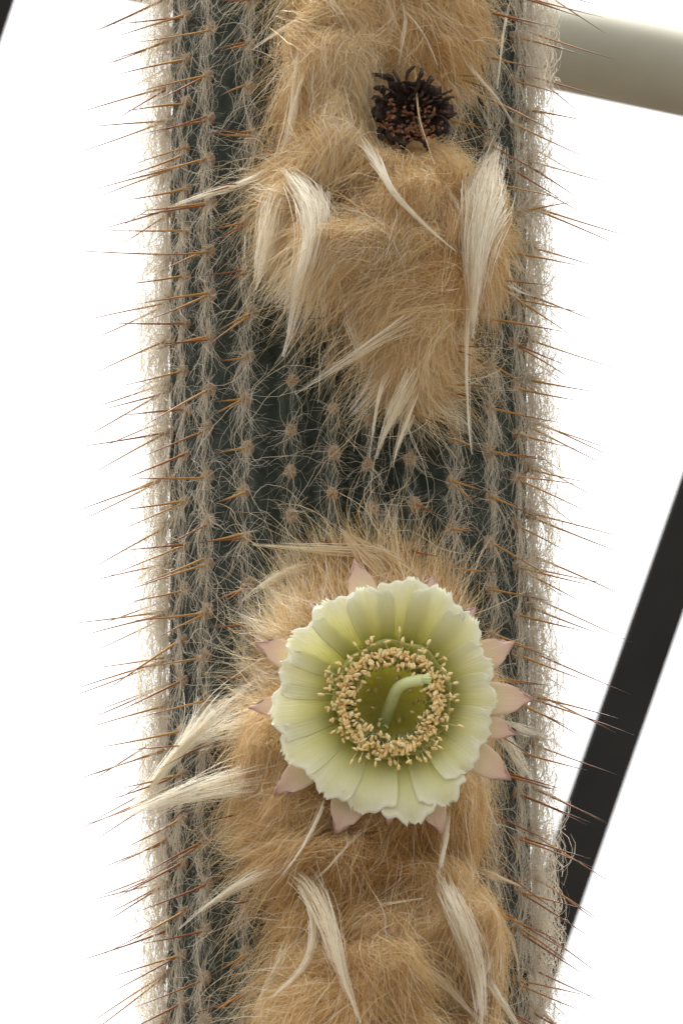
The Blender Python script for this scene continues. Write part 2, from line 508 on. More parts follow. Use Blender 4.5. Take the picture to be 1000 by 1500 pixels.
# free, frizzy fibres
th, z = sample_wool(74000, -4); n = len(th)
px, py = project(cyl(th, z, surf_rho(th, z)))
P = drape(th, z, flow(px, py) + rng.normal(0, 1.25, n), (rng.gamma(4, 16, n) + 16) * np.clip(0.3 + wool_height(th, z) / 50, 0.3, 1), K, rng.gamma(1.5, 5, n), 0.5, 0.3)
ph = rng.uniform(0, 6.28, (n, 1, 3)); fr = rng.uniform(0.5, 1.8, (n, 1, 3))
P = P + np.sin(tt[None, :, None] * fr * 6.28 + ph) * rng.uniform(0.8, 6.0, (n, 1, 1)) * tt[None, :, None]
rad = rng.uniform(0.14, 0.31, (n, 1)) * (1 - 0.6 * tt[None, :] ** 2)
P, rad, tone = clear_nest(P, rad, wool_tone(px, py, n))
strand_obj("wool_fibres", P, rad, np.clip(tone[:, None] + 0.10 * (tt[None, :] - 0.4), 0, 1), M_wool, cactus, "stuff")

# pale wisps that cross over the locks
th, z = sample_wool(5200, 2); n = len(th)
px, py = project(cyl(th, z, surf_rho(th, z)))
KW = 11; tw_ = np.linspace(0, 1, KW)
P = drape(th, z, flow(px, py) + rng.normal(0, 1.0, n), rng.uniform(60, 190, n), KW, rng.uniform(4, 24, n), 0.35, 0.15)
P = P + np.sin(tw_[None, :, None] * rng.uniform(0.4, 1.4, (n, 1, 3)) * 6.28 + rng.uniform(0, 6.28, (n, 1, 3))) * rng.uniform(1, 7, (n, 1, 1)) * tw_[None, :, None]
rad = rng.uniform(0.26, 0.48, (n, 1)) * (1 - 0.6 * tw_[None, :] ** 2)
P, rad, tone = clear_nest(P, rad, np.clip(rng.normal(0.66, 0.22, n), 0, 1))
strand_obj("wool_wisps", P, rad, tone[:, None] + 0 * tw_[None], M_wool, cactus, "stuff")

# ---- long pale tufts, each one a part: path in picture coordinates laid on the wool, root width, tip width, fibres, lift, tone
def surface_point(px, py, lift):
    Y = -300.0
    for _ in range(5):
        Pq = px_ray(px, py, Y)
        th_ = math.atan2(Pq[0], 1e-6 + math.sqrt(max((R + 40) ** 2 - Pq[0] ** 2, 60.0 ** 2)))
        rho = R + max(float(wool_height(np.array([th_]), np.array([Pq[2]]))[0]), 4.0) + lift
        Y = -math.sqrt(max(rho ** 2 - Pq[0] ** 2, 80.0 ** 2))
    return px_ray(px, py, Y)

def smooth_path(pts, K):
    pts = np.asarray(pts, float)
    for _ in range(3):
        q = [pts[0]]
        for a, b in zip(pts[:-1], pts[1:]):
            q += [a * 0.75 + b * 0.25, a * 0.25 + b * 0.75]
        q.append(pts[-1]); pts = np.array(q)
    s = np.concatenate([[0], np.cumsum(np.linalg.norm(np.diff(pts, axis=0), axis=1))])
    t = np.linspace(0, s[-1], K)
    return np.stack([np.interp(t, s, pts[:, i]) for i in range(pts.shape[1])], -1)

def tuft(path, w0, wmid, wtip, n, lift=12, tone=0.8, K=12, ragged=0.35):
    lift = lift + 12
    n = int(n * 1.55)
    pts = np.array([surface_point(x, y, lift * min(1.0, 2.4 * i / (len(path) - 1))) for i, (x, y) in enumerate(path)])
    # keep the lock in front of the wool and bending smoothly in depth
    yy = pts[:, 1].copy()
    low = np.array([yy[max(0, i - 1):i + 2].min() for i in range(len(yy))])
    for i, (x, y) in enumerate(path):
        pts[i] = px_ray(x, y, 0.35 * yy[i] + 0.65 * low[i] if i else yy[i] + 6.0)
    c = smooth_path(pts, K)
    t = np.linspace(0, 1, K)
    w = 0.56 * np.interp(t, [0, 0.45, 1], [w0 * 1.3, wmid, wtip])
    T = np.gradient(c, axis=0); T /= np.linalg.norm(T, axis=1, keepdims=True)
    view = -FWD
    sd = np.cross(T, view); sd /= np.linalg.norm(sd, axis=1, keepdims=True) + 1e-9
    nr = np.cross(sd, T)
    sub = rng.normal(0, 0.5, max(3, n // 14)); a = sub[rng.integers(0, len(sub), n)] + rng.normal(0, 0.30, n) + (rng.random(n) < 0.1) * rng.normal(0, 1.0, n); b = rng.normal(0, 0.5, n)
    wob = np.sin(t[None, :] * rng.uniform(2, 7, (n, 1)) + rng.uniform(0, 6.28, (n, 1))) * rng.uniform(0.10, 0.65, (n, 1))
    P = (c[None] + ((a[:, None] + wob) * w[None])[:, :, None] * sd[None] + ((b[:, None] + 0.5 * wob) * np.minimum(w, 18)[None])[:, :, None] * nr[None])
    # fibres end at different lengths and start a little apart
    e0 = np.clip(rng.uniform(0, 0.34, n) + 0.22 * np.abs(a), 0, 0.6) * (np.arange(n) > n * 0.1); e1 = 1 - rng.random(n) ** 0.8 * min(0.88 - e0.max() * 0.6, 0.25 + ragged) * (np.arange(n) > max(4, 0.07 * n))
    tq = e0[:, None] + (e1 - e0)[:, None] * t[None, :]
    Pn = np.empty_like(P)
    f = tq * (K - 1); i0 = np.clip(f.astype(int), 0, K - 2); fr_ = (f - i0)[..., None]
    ar = np.arange(n)[:, None]
    Pn = P[ar, i0] * (1 - fr_) + P[ar, i0 + 1] * fr_
    rad = rng.uniform(0.20, 0.42, (n, 1)) * (1 - 0.6 * t[None, :] ** 2)
    tn = np.clip(tone + rng.normal(0, 0.12, (n, 1)) + 0.15 * (t[None, :] - 0.5), 0, 1)
    return strand_obj("wool_tuft", Pn, rad, tn, M_tuft, cactus)

tuft([(437, 62), (437, 100), (432, 150), (424, 192), (408, 232)], 9, 9, 5, 45, 14, 0.85)
tuft([(455, 90), (440, 115), (432, 150), (420, 200)], 8, 6, 4, 18, 14, 0.7)
tuft([(412, 226), (398, 248), (360, 268), (300, 284), (240, 306)], 12, 8, 3, 40, 12, 0.9)
tuft([(405, 238), (430, 262), (458, 300), (462, 345), (448, 395), (432, 440), (425, 485), (414, 522)], 8, 36, 3, 190, 24, 0.95, 14, 0.6)
tuft([(470, 262), (475, 300), (468, 350), (448, 400)], 12, 20, 4, 60, 20, 0.9, 12, 0.5)
tuft([(440, 340), (440, 385), (425, 425), (416, 460)], 16, 8, 2, 40, 16, 0.75)
tuft([(425, 262), (408, 300), (398, 340), (382, 385), (374, 425)], 34, 34, 3, 130, 14, 0.72, 12, 0.6)
tuft([(360, 275), (400, 285), (430, 300)], 14, 20, 20, 40, 12, 0.85)
tuft([(505, 185), (535, 210), (556, 245), (572, 278), (596, 305), (640, 345), (668, 368)], 22, 7, 1.5, 60, 20, 0.97, 14, 0.5)
tuft([(618, 232), (645, 262), (664, 290), (674, 315)], 12, 7, 4, 22, 14, 0.8)
tuft([(672, 78), (700, 112), (728, 142), (752, 180)], 6, 5, 2, 22, 14, 0.75)
tuft([(728, 215), (712, 265), (700, 315), (692, 370), (694, 425), (689, 470)], 16, 40, 7, 330, 34, 0.85, 14, 0.4)
tuft([(745, 280), (722, 320), (704, 365), (698, 430), (692, 495)], 12, 26, 3, 120, 40, 0.85, 14, 0.4)
tuft([(690, 400), (684, 455), (683, 520), (684, 580), (688, 640), (692, 665)], 10, 6, 2.5, 50, 36, 0.7, 14, 0.5)
tuft([(722, 380), (735, 415), (760, 430), (785, 436)], 10, 6, 2, 22, 14, 0.75)
tuft([(578, 528), (560, 560), (551, 600), (545, 640), (541, 672)], 8, 4, 1.5, 22, 16, 0.8, 12, 0.4)
tuft([(612, 520), (600, 560), (578, 605), (560, 640), (552, 672)], 22, 18, 2, 80, 14, 0.62, 12, 0.5)
tuft([(612, 560), (596, 605), (582, 650), (574, 685)], 14, 10, 2, 40, 10, 0.55, 12, 0.5)
tuft([(650, 440), (600, 470), (540, 505), (480, 545), (430, 575)], 20, 12, 4, 45, 14, 0.7, 14, 0.6)
tuft([(512, 440), (516, 475), (528, 510), (530, 545)], 22, 14, 5, 70, 10, 0.7)
tuft([(745, 0), (738, 40), (733, 90), (728, 130)], 4, 3, 1.5, 8, 14, 0.8)
tuft([(588, -10), (596, 30), (590, 60), (584, 95)], 6, 4, 2, 10, 14, 0.7)
tuft([(570, 0), (600, 22), (625, 55), (640, 95)], 5, 4, 2, 9, 14, 0.6)
tuft([(470, 0), (440, 25), (405, 45), (370, 70)], 8, 6, 3, 18, 12, 0.6)
# lower wool
tuft([(400, 1000), (340, 1030), (300, 1062), (258, 1105), (215, 1158), (192, 1186)], 44, 14, 3, 120, 16, 0.9, 14, 0.7)
tuft([(296, 1018), (290, 1050), (268, 1090), (230, 1140), (196, 1178)], 20, 9, 3, 60, 16, 0.95, 14, 0.5)
tuft([(470, 1108), (400, 1132), (330, 1148), (270, 1166), (220, 1184), (160, 1206), (105, 1226)], 34, 22, 3, 100, 16, 0.9, 14, 0.95)
tuft([(420, 1150), (350, 1160), (290, 1172), (235, 1186)], 16, 12, 4, 50, 16, 0.85, 12, 0.6)
tuft([(410, 1050), (350, 1062), (305, 1080), (270, 1100)], 36, 28, 10, 90, 10, 0.75, 12, 0.6)
tuft([(476, 1160), (470, 1185), (456, 1215), (436, 1252), (412, 1282)], 5, 4.5, 3, 46, 30, 0.85, 12, 0.2)
tuft([(440, 1268), (400, 1276), (352, 1296), (305, 1325), (262, 1362)], 22, 9, 2, 50, 12, 0.75, 12, 0.6)
tuft([(405, 1262), (440, 1288), (456, 1320), (461, 1368), (452, 1410), (425, 1438), (395, 1462)], 22, 8, 3, 70, 20, 0.85, 14, 0.5)
tuft([(410, 1258), (450, 1290), (476, 1340), (492, 1400), (508, 1450), (528, 1500)], 30, 22, 3, 150, 16, 0.65, 14, 0.6)
tuft([(656, 1160), (656, 1195), (650, 1235), (642, 1285)], 6, 6, 5, 46, 32, 0.75, 12, 0.3)
tuft([(640, 1275), (668, 1335), (690, 1390), (703, 1440), (706, 1510)], 20, 26, 9, 170, 16, 0.8, 14, 0.4)
tuft([(620, 1330), (660, 1370), (690, 1410), (704, 1460)], 30, 16, 5, 80, 14, 0.65)
tuft([(738, 1378), (715, 1412), (700, 1450), (694, 1500)], 16, 9, 4, 50, 16, 0.6)
tuft([(700, 1415), (725, 1455), (748, 1490), (775, 1530)], 9, 7, 3, 50, 18, 0.9)
tuft([(540, 1405), (590, 1412), (635, 1430), (668, 1458), (700, 1498)], 24, 12, 3, 80, 14, 0.75, 12, 0.6)
tuft([(440, 1360), (412, 1410), (392, 1445), (368, 1490)], 24, 12, 4, 90, 10, 0.6, 12, 0.5)
tuft([(535, 1330), (580, 1322), (620, 1316)], 3, 3, 2, 10, 18, 0.75)
tuft([(545, 1205), (510, 1240), (480, 1275), (460, 1290)], 8, 6, 4, 26, 14, 0.5)
tuft([(725, 1330), (742, 1360), (755, 1395), (760, 1430)], 8, 5, 2, 22, 10, 0.35)
tuft([(690, 1270), (730, 1288), (770, 1302)], 14, 8, 3, 40, 10, 0.35)
tuft([(715, 1050), (740, 1085), (765, 1125), (785, 1150)], 20, 16, 8, 60, 14, 0.8, 12, 0.6)
tuft([(720, 1050), (760, 1068), (800, 1082)], 12, 12, 8, 26, 14, 0.75)
tuft([(706, 1110), (708, 1150), (716, 1185), (730, 1215)], 3, 3, 1.5, 14, 14, 0.9)
tuft([(620, 850), (575, 820), (530, 808), (470, 806), (410, 800), (370, 797)], 20, 12, 3, 60, 10, 0.35, 14, 0.7)
tuft([(560, 860), (545, 830), (520, 800), (500, 775)], 30, 16, 3, 110, 12, 0.2, 12, 0.6)
tuft([(600, 860), (580, 830), (550, 805), (515, 785)], 20, 12, 3, 60, 12, 0.3, 12, 0.6)
tuft([(470, 830), (430, 832), (395, 850), (355, 880)], 20, 12, 5, 40, 10, 0.55, 12, 0.6)

# ---- areoles, radial hairs and spines
def wool_over(th, z):
    return wool_height(np.array([th]), np.array([z]))[0]

def felt_pad(seed):
    r = np.random.default_rng(seed)
    V, F = [], []
    rings = [(1.0, -2.0), (0.92, 2.5), (0.62, 5.5), (0.28, 6.5)]
    m = 12
    for rr, hh in rings:
        for i in range(m):
            a = 2 * math.pi * (i + 0.2 * r.uniform(-1, 1)) / m
            k = rr * (1 + 0.10 * r.uniform(-1, 1))
            V.append((10 * k * math.cos(a), 12 * k * math.sin(a), hh + 0.9 * r.uniform(-1, 1)))
    V.append((0, 0, 6.0))
    for q in range(3):
        for i in range(m):
            F.append((q * m + i, q * m + (i + 1) % m, (q + 1) * m + (i + 1) % m, (q + 1) * m + i))
    for i in range(m):
        F.append((3 * m + i, 3 * m + (i + 1) % m, 4 * m))
    return np.array(V, float), F
pads = [felt_pad(50 + i) for i in range(6)]
pad_meshes = []
for i, (v, f) in enumerate(pads):
    me = bpy.data.meshes.new("areole")
    me.from_pydata([tuple(x) for x in v * S], [], f); me.materials.append(M_felt)
    me.polygons.foreach_set("use_smooth", np.ones(len(me.polygons), bool)); me.update()
    pad_meshes.append(me)

def spine_mesh(seed, mat):
    r = np.random.default_rng(seed)
    k = 7; t = np.linspace(0, 1, k)
    bend = r.uniform(-0.05, 0.05, 2)
    P = np.stack([bend[0] * t ** 2, bend[1] * t ** 2, t], -1)[None] * 100.0
    rad = (1.9 * (1 - t) ** 0.8 + 0.15)[None]
    V, Q = tubes(P, rad, 5)
    me = bpy.data.meshes.new("spine")
    me.from_pydata([tuple(x) for x in V * S], [], [tuple(int(i) for i in q) for q in Q])
    at = me.attributes.new("tone", 'FLOAT', 'POINT'); at.data.foreach_set("value", np.repeat(t, 5).astype(np.float32))
    me.materials.append(mat); me.polygons.foreach_set("use_smooth", np.ones(len(me.polygons), bool)); me.update()
    return me, V, Q, t
spA = [spine_mesh(80 + i, M_spineA) for i in range(5)]
spR = [spine_mesh(90 + i, M_spineR) for i in range(5)]

from mathutils import Matrix, Vector
def frame_matrix(pos, zaxis, scale=(1, 1, 1), yhint=(0, 0, 1)):
    z_ = Vector(zaxis).normalized(); y_ = Vector(yhint)
    x_ = y_.cross(z_)
    if x_.length < 1e-4:
        x_ = Vector((1, 0, 0))
    x_.normalize(); y_ = z_.cross(x_)
    M = Matrix((x_, y_, z_)).transposed().to_4x4()
    M = M @ Matrix.Diagonal((*scale, 1))
    M.translation = Vector(W(pos))
    return M

def z_of(py, th):
    """height on the crest at angle th that shows at picture row py"""
    Y = -R * math.cos(th)
    return px_ray(500, py, Y)[2]

phase_rows = {0: 700, 1: 735, 2: 695, 3: 655, 4: 688, 5: 663, 6: 680, 7: 675, 8: 705, 9: 665, 10: 700, 11: 690}
PITCH_Z = 67.5
areoles = []
for i, th in enumerate(RIBS):
    zc = z_of(phase_rows[i], th) if i in phase_rows else rng.uniform(0, PITCH_Z)
    k0 = math.ceil((-960 - zc) / PITCH_Z); k1 = math.floor((960 - zc) / PITCH_Z)
    for k in range(k0, k1 + 1):
        areoles.append((i, th + rng.normal(0, 0.010), zc + k * PITCH_Z + rng.normal(0, 3.0)))

H_P, H_R, H_T = [], [], []          # hair batches
rest_pads, rest_spines = [[], []], [[], [], []]
n_ind = n_spine = 0
KH = 7
th_t = np.linspace(0, 1, KH)

def add_hairs(th0, z0, n, lmin, lmax, elmax, tone, r0=0.36, down=0.35, rho0=R + 3):
    ang = rng.uniform(-math.pi, math.pi, n)
    dn = rng.random(n) < down
    ang = np.where(dn, np.where(rng.random(n) < 0.72, -1, 1) * math.pi / 2 + rng.normal(0, 0.30, n), ang)
    L = rng.uniform(lmin, lmax, n) * np.where(dn, 1.0, 0.72)
    el = 0.03 + elmax * rng.random(n) ** (1.9 if elmax > 1.4 else 1.3)
    drift = rng.normal(0, 0.9, n)
    th = np.full(n, th0) + rng.normal(0, 4 / R, n); z = np.full(n, z0) + rng.normal(0, 4, n); rho = np.full(n, rho0) + rng.uniform(0, 4, n)
    P = np.zeros((n, KH, 3))
    ds = L / (KH - 1)
    for k in range(KH):
        P[:, k] = cyl(th, z, rho)
        e = el * (1.15 - 1.7 * k / (KH - 1))
        a = ang + drift * (k / (KH - 1)) ** 1.5 + 0.35 * np.sin(k * 1.3 + drift * 9) * (k > 1)
        th = th + np.cos(a) * np.cos(e) * ds / R; z = z + np.sin(a) * np.cos(e) * ds - 0.03 * ds * k; rho = np.maximum(rho + np.sin(e) * ds, R - 12)
    H_P.append(P); H_R.append(rng.uniform(0.7, 1.25, (n, 1)) * r0 * (1 - 0.65 * th_t[None] ** 1.5))
    H_T.append(np.clip(tone + rng.normal(0, 0.14, (n, 1)) + 0.25 * (th_t[None] - 0.3), 0, 1))

for (i, th, z) in areoles:
    dth = math.degrees(math.atan2(math.sin(th), math.cos(th))); ad = abs(dth)
    pos = cyl(np.array([th]), np.array([z]), np.array([R - 1.0]))[0]
    px, py = project(pos[None]); px, py = float(px[0]), float(py[0])
    wh = wool_over(th, z)
    vis = ad < 86 and -25 < py < 1525 and wh < 6
    outv = (math.sin(th), -math.cos(th), 0.0)
    sc = rng.uniform(0.8, 1.05) * (0.8 if ad > 55 else 1.0)
    Mx = frame_matrix(pos, outv, (sc, sc * rng.uniform(0.9, 1.1), sc))
    ao = None
    if vis and n_ind < 295:
        n_ind += 1
        ao = bpy.data.objects.new("areole", pad_meshes[int(rng.integers(6))])
        ao.matrix_world = Mx
        link(ao, cactus)
    elif wh < 10:
        v, f = pads[int(rng.integers(6))]
        A = np.array(Mx)
        o0 = sum(len(q) for q in rest_pads[0])
        rest_pads[0].append((v * S) @ A[:3, :3].T + A[:3, 3])
        rest_pads[1] += [tuple(j + o0 for j in q) for q in f]
    # spines
    ns = 0
    if wh < 8:
        if ad > 84: ns = int(rng.random() < 0.3)
        elif ad > 70: ns = int(rng.choice([1, 1, 2, 2]))
        elif ad > 52: ns = int(rng.choice([1, 1, 2]))
        elif ad > 26: ns = 2 if rng.random() < 0.35 else 1
        elif ad > 12: ns = 1 if rng.random() < 0.6 else 0
        else: ns = 1 if rng.random() < 0.25 else 0
    for s in range(ns):
        L = rng.uniform(98, 152) if s < 2 else rng.uniform(30, 75)
        if ad > 70 and s < 2: L *= 1.12
        if ad < 45: L *= 0.72
        if ad < 20: L *= 0.6
        droop = math.radians(rng.normal(21, 7) if s < 2 else rng.normal(-12, 18))
        if py > 1150: droop += math.radians(9)
        yaw = rng.normal(0, 0.16) + (0.10 * np.sign(dth) if ad < 50 else 0)
        if ad > 80: yaw *= 0.6
        tv = np.array([math.cos(th), math.sin(th), 0.0])
        dv = (np.array(outv) * math.cos(yaw) + tv * math.sin(yaw)) * math.cos(droop) - np.array([0, 0, math.sin(droop)])
        red = rng.random() < (0.12 + 0.5 * (py > 1100) + 0.2 * (ad < 50))
        me, v, q, t = (spR if red else spA)[int(rng.integers(5))]
        wd = rng.uniform(0.8, 1.1) * (1.0 if s < 2 else 0.7)
        Ms = frame_matrix(pos + np.array(outv) * 3 + rng.normal(0, 2.5, 3), dv, (wd, wd, L / 100.0))
        if ao is not None and n_spine < 298:
            n_spine += 1
            so = bpy.data.objects.new("spine", me)
            link(so, ao)
            so.matrix_parent_inverse = Matrix.Identity(4)
            so.matrix_basis = Mx.inverted() @ Ms
        else:
            A = np.array(Ms); o0 = sum(len(x) for x in rest_spines[0])
            rest_spines[0].append((v * S) @ A[:3, :3].T + A[:3, 3])
            rest_spines[1] += [tuple(int(j) + o0 for j in qq) for qq in q]
            rest_spines[2].append(np.repeat(t, 5))
    # hairs
    if wh < 14:
        if ad > 125: nh = 12
        elif ad > 100: nh = 52
        elif ad > 72: nh = 84
        elif ad > 58: nh = 88
        elif ad > 40: nh = 90
        elif ad > 26: nh = 68
        else: nh = 46
        lm = 110 if ad > 66 else (80 if ad > 26 else 66)
        nh = int(nh * rng.uniform(0.55, 1.45))
        add_hairs(th, z, nh, 26, lm, 1.6 if ad > 66 else (0.45 if ad > 50 else (0.55 if ad > 26 else 0.4)), 0.72 if ad > 26 else 0.5, 0.36 if ad > 66 else (0.26 if ad > 26 else 0.22), (0.66 if ad < 74 else 0.5) if ad > 22 else 0.25)
        if ad < 95:
            add_hairs(th, z, 40, 5, 14, 1.35, 0.26, 0.38, 0.1, R + 4)     # short felt on the pad

P = np.concatenate(H_P); rad = np.concatenate(H_R); tone = np.concatenate(H_T)
strand_obj("radial_hairs", P, rad, tone, M_hair, cactus, "stuff")

# tangled web along both flanks of the column
n = 7600; KC = 8
side = np.where(rng.random(n) < 0.5, -1, 1)
th = side * np.radians(rng.uniform(74, 112, n)); z = rng.uniform(-930, 930, n)
ang = np.where(rng.random(n) < 0.7, math.pi / 2 + rng.normal(0, 0.6, n), rng.uniform(-math.pi, math.pi, n))
L = rng.uniform(40, 110, n); rho = np.where(rng.random(n) < 0.36, rng.uniform(R + 18, R + 44, n), R - 8 + 40 * rng.random(n) ** 2.0)
rho = rho + (rho > R + 12) * 26 * (vnoise(z, side * 50.0, 46, 3.0) - 0.55)
P = np.zeros((n, KC, 3)); cur = rng.normal(0, 0.35, n); cr = rng.normal(0, 2.0, n)
for k in range(KC):
    P[:, k] = cyl(th, z, rho)
    ang = ang + cur + rng.normal(0, 0.25, n)
    th = th + np.cos(ang) * L / KC / R; z = z + np.sin(ang) * L / KC; rho = np.clip(rho + cr + rng.normal(0, 3.0, n), R + 2, R + 50)
rad = rng.uniform(0.25, 0.45, (n, 1)) * np.ones((1, KC))
strand_obj("flank_web", P, rad, np.clip(0.75 + rng.normal(0, 0.15, (n, 1)) + np.zeros((1, KC)), 0, 1), M_hair, cactus, "stuff")

# long cobweb hairs wandering over the ribs
n = 1500
KC = 10
th = rng.uniform(-math.pi, math.pi, n); th = np.where(rng.random(n) < 0.75, rng.uniform(-1.75, 1.75, n), th)
z = rng.uniform(-930, 930, n); ang = rng.uniform(-math.pi, math.pi, n); L = rng.uniform(70, 190, n)
rho = R + rng.uniform(4, 24, n) + np.where(np.abs(th) > 1.1, rng.uniform(0, 20, n), 0)
P = np.zeros((n, KC, 3)); cur = rng.normal(0, 0.28, n)
for k in range(KC):
    P[:, k] = cyl(th, z, rho)
    ang = ang + cur + rng.normal(0, 0.22, n)
    th = th + np.cos(ang) * L / KC / R; z = z + np.sin(ang) * L / KC; rho = np.clip(rho + rng.normal(0, 2.5, n), R + 2, R + 48)
tk = np.linspace(0, 1, KC)
rad = rng.uniform(0.18, 0.36, (n, 1)) * (1 - 0.5 * np.abs(2 * tk[None] - 1) ** 3)
strand_obj("cobweb_hairs", P, rad, np.clip(0.7 + rng.normal(0, 0.15, (n, 1)) + 0 * tk[None], 0, 1), M_hair, cactus, "stuff")

if rest_pads[0]:
    o = mesh_obj("areole_rows", np.concatenate(rest_pads[0]), rest_pads[1], M_felt, cactus); o["kind"] = "stuff"
if rest_spines[0]:
    o = mesh_obj("spine_rows", np.concatenate(rest_spines[0]), rest_spines[1], M_spineA, cactus,
                 attr={"tone": np.concatenate(rest_spines[2])}); o["kind"] = "stuff"

# ------------------------------------------------------------------ the open flower
FY = -(R + 152.0)
FC = px_ray(576, 1024, FY)                                   # centre of the mouth
axis = -FWD + np.array([0.02, 0, 0.03]); axis /= np.linalg.norm(axis)
fx = np.array([1.0, 0, 0]); fx -= axis * (fx @ axis); fx /= np.linalg.norm(fx)
fz = np.cross(axis, fx); fz = fz if fz[2] > 0 else -fz
def FL(x, y, d):
    """flower coordinates: x right, y up, d towards the viewer"""
    x = np.asarray(x, float); y = np.asarray(y, float); d = np.asarray(d, float)
    return FC + x[..., None] * fx + y[..., None] * fz + d[..., None] * axis

# floral tube: outside from the stem to the mouth, inside down the throat
prof = [(34, -168), (40, -140), (52, -100), (66, -62), (80, -32), (84, -24), (80, -26), (70, -42), (62, -60), (54, -78), (42, -92), (10, -98)]
m = 48
V, F, tn, ac = [], [], [], []
for k, (r_, d_) in enumerate(prof):
    for i in range(m):
        a = 2 * math.pi * i / m
        rr = r_ * (1 + 0.03 * math.sin(a * 9 + k))
        V.append(FL(rr * math.cos(a), rr * math.sin(a), d_)); tn.append(min(1, max(0, (d_ + 140) / 115))); ac.append(i / m * 4)
for k in range(len(prof) - 1):
    for i in range(m):
        F.append((k * m + i, k * m + (i + 1) % m, (k + 1) * m + (i + 1) % m, (k + 1) * m + i))
F.append(tuple((len(prof) - 1) * m + i for i in range(m)))
flower = mesh_obj("flower", W(np.array(V)), F, M_throat, cactus, attr={"tone": tn, "across": ac})
flower["label"] = "open pale green flower with toothed petals and a ring of cream anthers"

def petal(name, ang, r1, halfw, mat, r0=58, d0=-78, dtip=6, curl=0.0, layer=0.0, seed=0, pointed=False, nu=22, nv=33, ruffle=4.0):
    r = np.random.default_rng(seed)
    u = np.linspace(0, 1, nu); v = np.linspace(-1, 1, nv)
    U, Vv = np.meshgrid(u, v, indexing='ij')
    if pointed:
        end = r1 - (r1 - r0) * 0.10 * np.abs(Vv) ** 2
    else:
        # broad apex, a small point in the middle and irregular teeth
        ph = r.uniform(0, 6.28, 3)
        end = (r1 * (1 - 0.07 * np.abs(Vv) ** 1.6) + 20 * np.exp(-np.abs((Vv - r.uniform(-.35, .35)) / 0.17) ** 1.1) - 7
               + 3.0 * np.sin(Vv * 4.0 + ph[0]) * (np.abs(Vv) < 0.97) + 2.2 * np.sin(Vv * 12 + ph[1]))
    rr = r0 + (end - r0) * U
    if pointed:
        wid = halfw * np.interp(U, [0, .35, .62, .8, .9, .96, 1], [.85, .95, .98, .86, .70, .52, .20])
        ys = wid * Vv
    else:
        wid = halfw * rr / 165.0 * np.interp(U, [0, .7, .86, 1], [1.2, 1.18, 1.14, 1.06])
        ys = wid * Vv
    imb = 0.0 if pointed else 1.1
    f = np.clip((rr - r0) / (r1 - r0), 0, 1.1)
    d = d0 * (1 - f) ** 2.3 + dtip * f - curl * np.clip(f - 0.72, 0, 1) ** 2 * 12
    d = d + layer + imb * Vv * np.clip(U * 1.5, 0, 1) + (0.0028 * ys ** 2 if pointed else 0.0)
    d = d + ruffle * np.sin(Vv * 4.2 + r.uniform(0, 6.28)) * np.clip(f - 0.35, 0, 1) ** 1.3 + 1.6 * np.sin(Vv * 9 + r.uniform(0, 6)) * np.clip(f - 0.6, 0, 1)
    # lifted, slightly rolled rim
    d = d + (0.0 if pointed else 1.0) * r.uniform(0, 5) * np.clip((U - 0.86) / 0.14, 0, 1) ** 2
    # keep wide petals on a ring: bend across the circle
    fa = ys / rr
    x = rr * np.cos(fa); y = rr * np.sin(fa)
    ca, sa = math.cos(ang), math.sin(ang)
    P = FL(x * ca - y * sa, x * sa + y * ca, d)
    verts = P.reshape(-1, 3)
    F = [(a * nv + b, a * nv + b + 1, (a + 1) * nv + b + 1, (a + 1) * nv + b) for a in range(nu - 1) for b in range(nv - 1)]
    o = mesh_obj(name, W(verts), F, mat, flower, attr={"tone": np.clip(U * 0.93 + 0.07 * (U > 0.96) , 0, 1).ravel(), "across": (Vv + seed).ravel()})
    md = o.modifiers.new("thickness", 'SOLIDIFY'); md.thickness = 1.6 * S; md.offset = 0
    return o

petals = [(84, 176), (64, 174), (45, 166), (22, 151), (2, 150), (-20, 148), (-42, 152), (-62, 172), (-82, 182), (-104, 170), (-127, 172),
          (208, 178), (187, 178), (166, 170), (146, 172), (124, 174), (104, 166)]
for i, (a, r1) in enumerate(petals):
    petal("petal", math.radians(a), r1, 39 + 3 * math.sin(i * 2.3), M_petal, layer=0.5 * math.sin(i * 1.7), seed=200 + i,
          curl=12 + 5 * math.sin(i * 3.1), dtip=9 + 2 * math.sin(i * 1.3), ruffle=1.6)
sepals = [(105.5, 202, 26), (131, 176, 17), (157.6, 208, 26), (183.6, 202, 20), (219, 214, 26), (247, 206, 32), (290, 202, 24), (-34.4, 200, 26), (0, 196, 28), (25, 186, 28), (72, 182, 24),
          (268, 176, 22), (48, 172, 22), (-16, 180, 20)]
for i, (a, r1, w) in enumerate(sepals):
    petal("sepal", math.radians(a), r1 + 3, w * 0.9, M_sepal, r0=66, d0=-66, dtip=-8 - 5 * math.sin(i * 2.0), layer=-10, seed=300 + i, pointed=True, curl=6 + 5 * math.sin(i), nu=16, nv=9, ruffle=2.0)

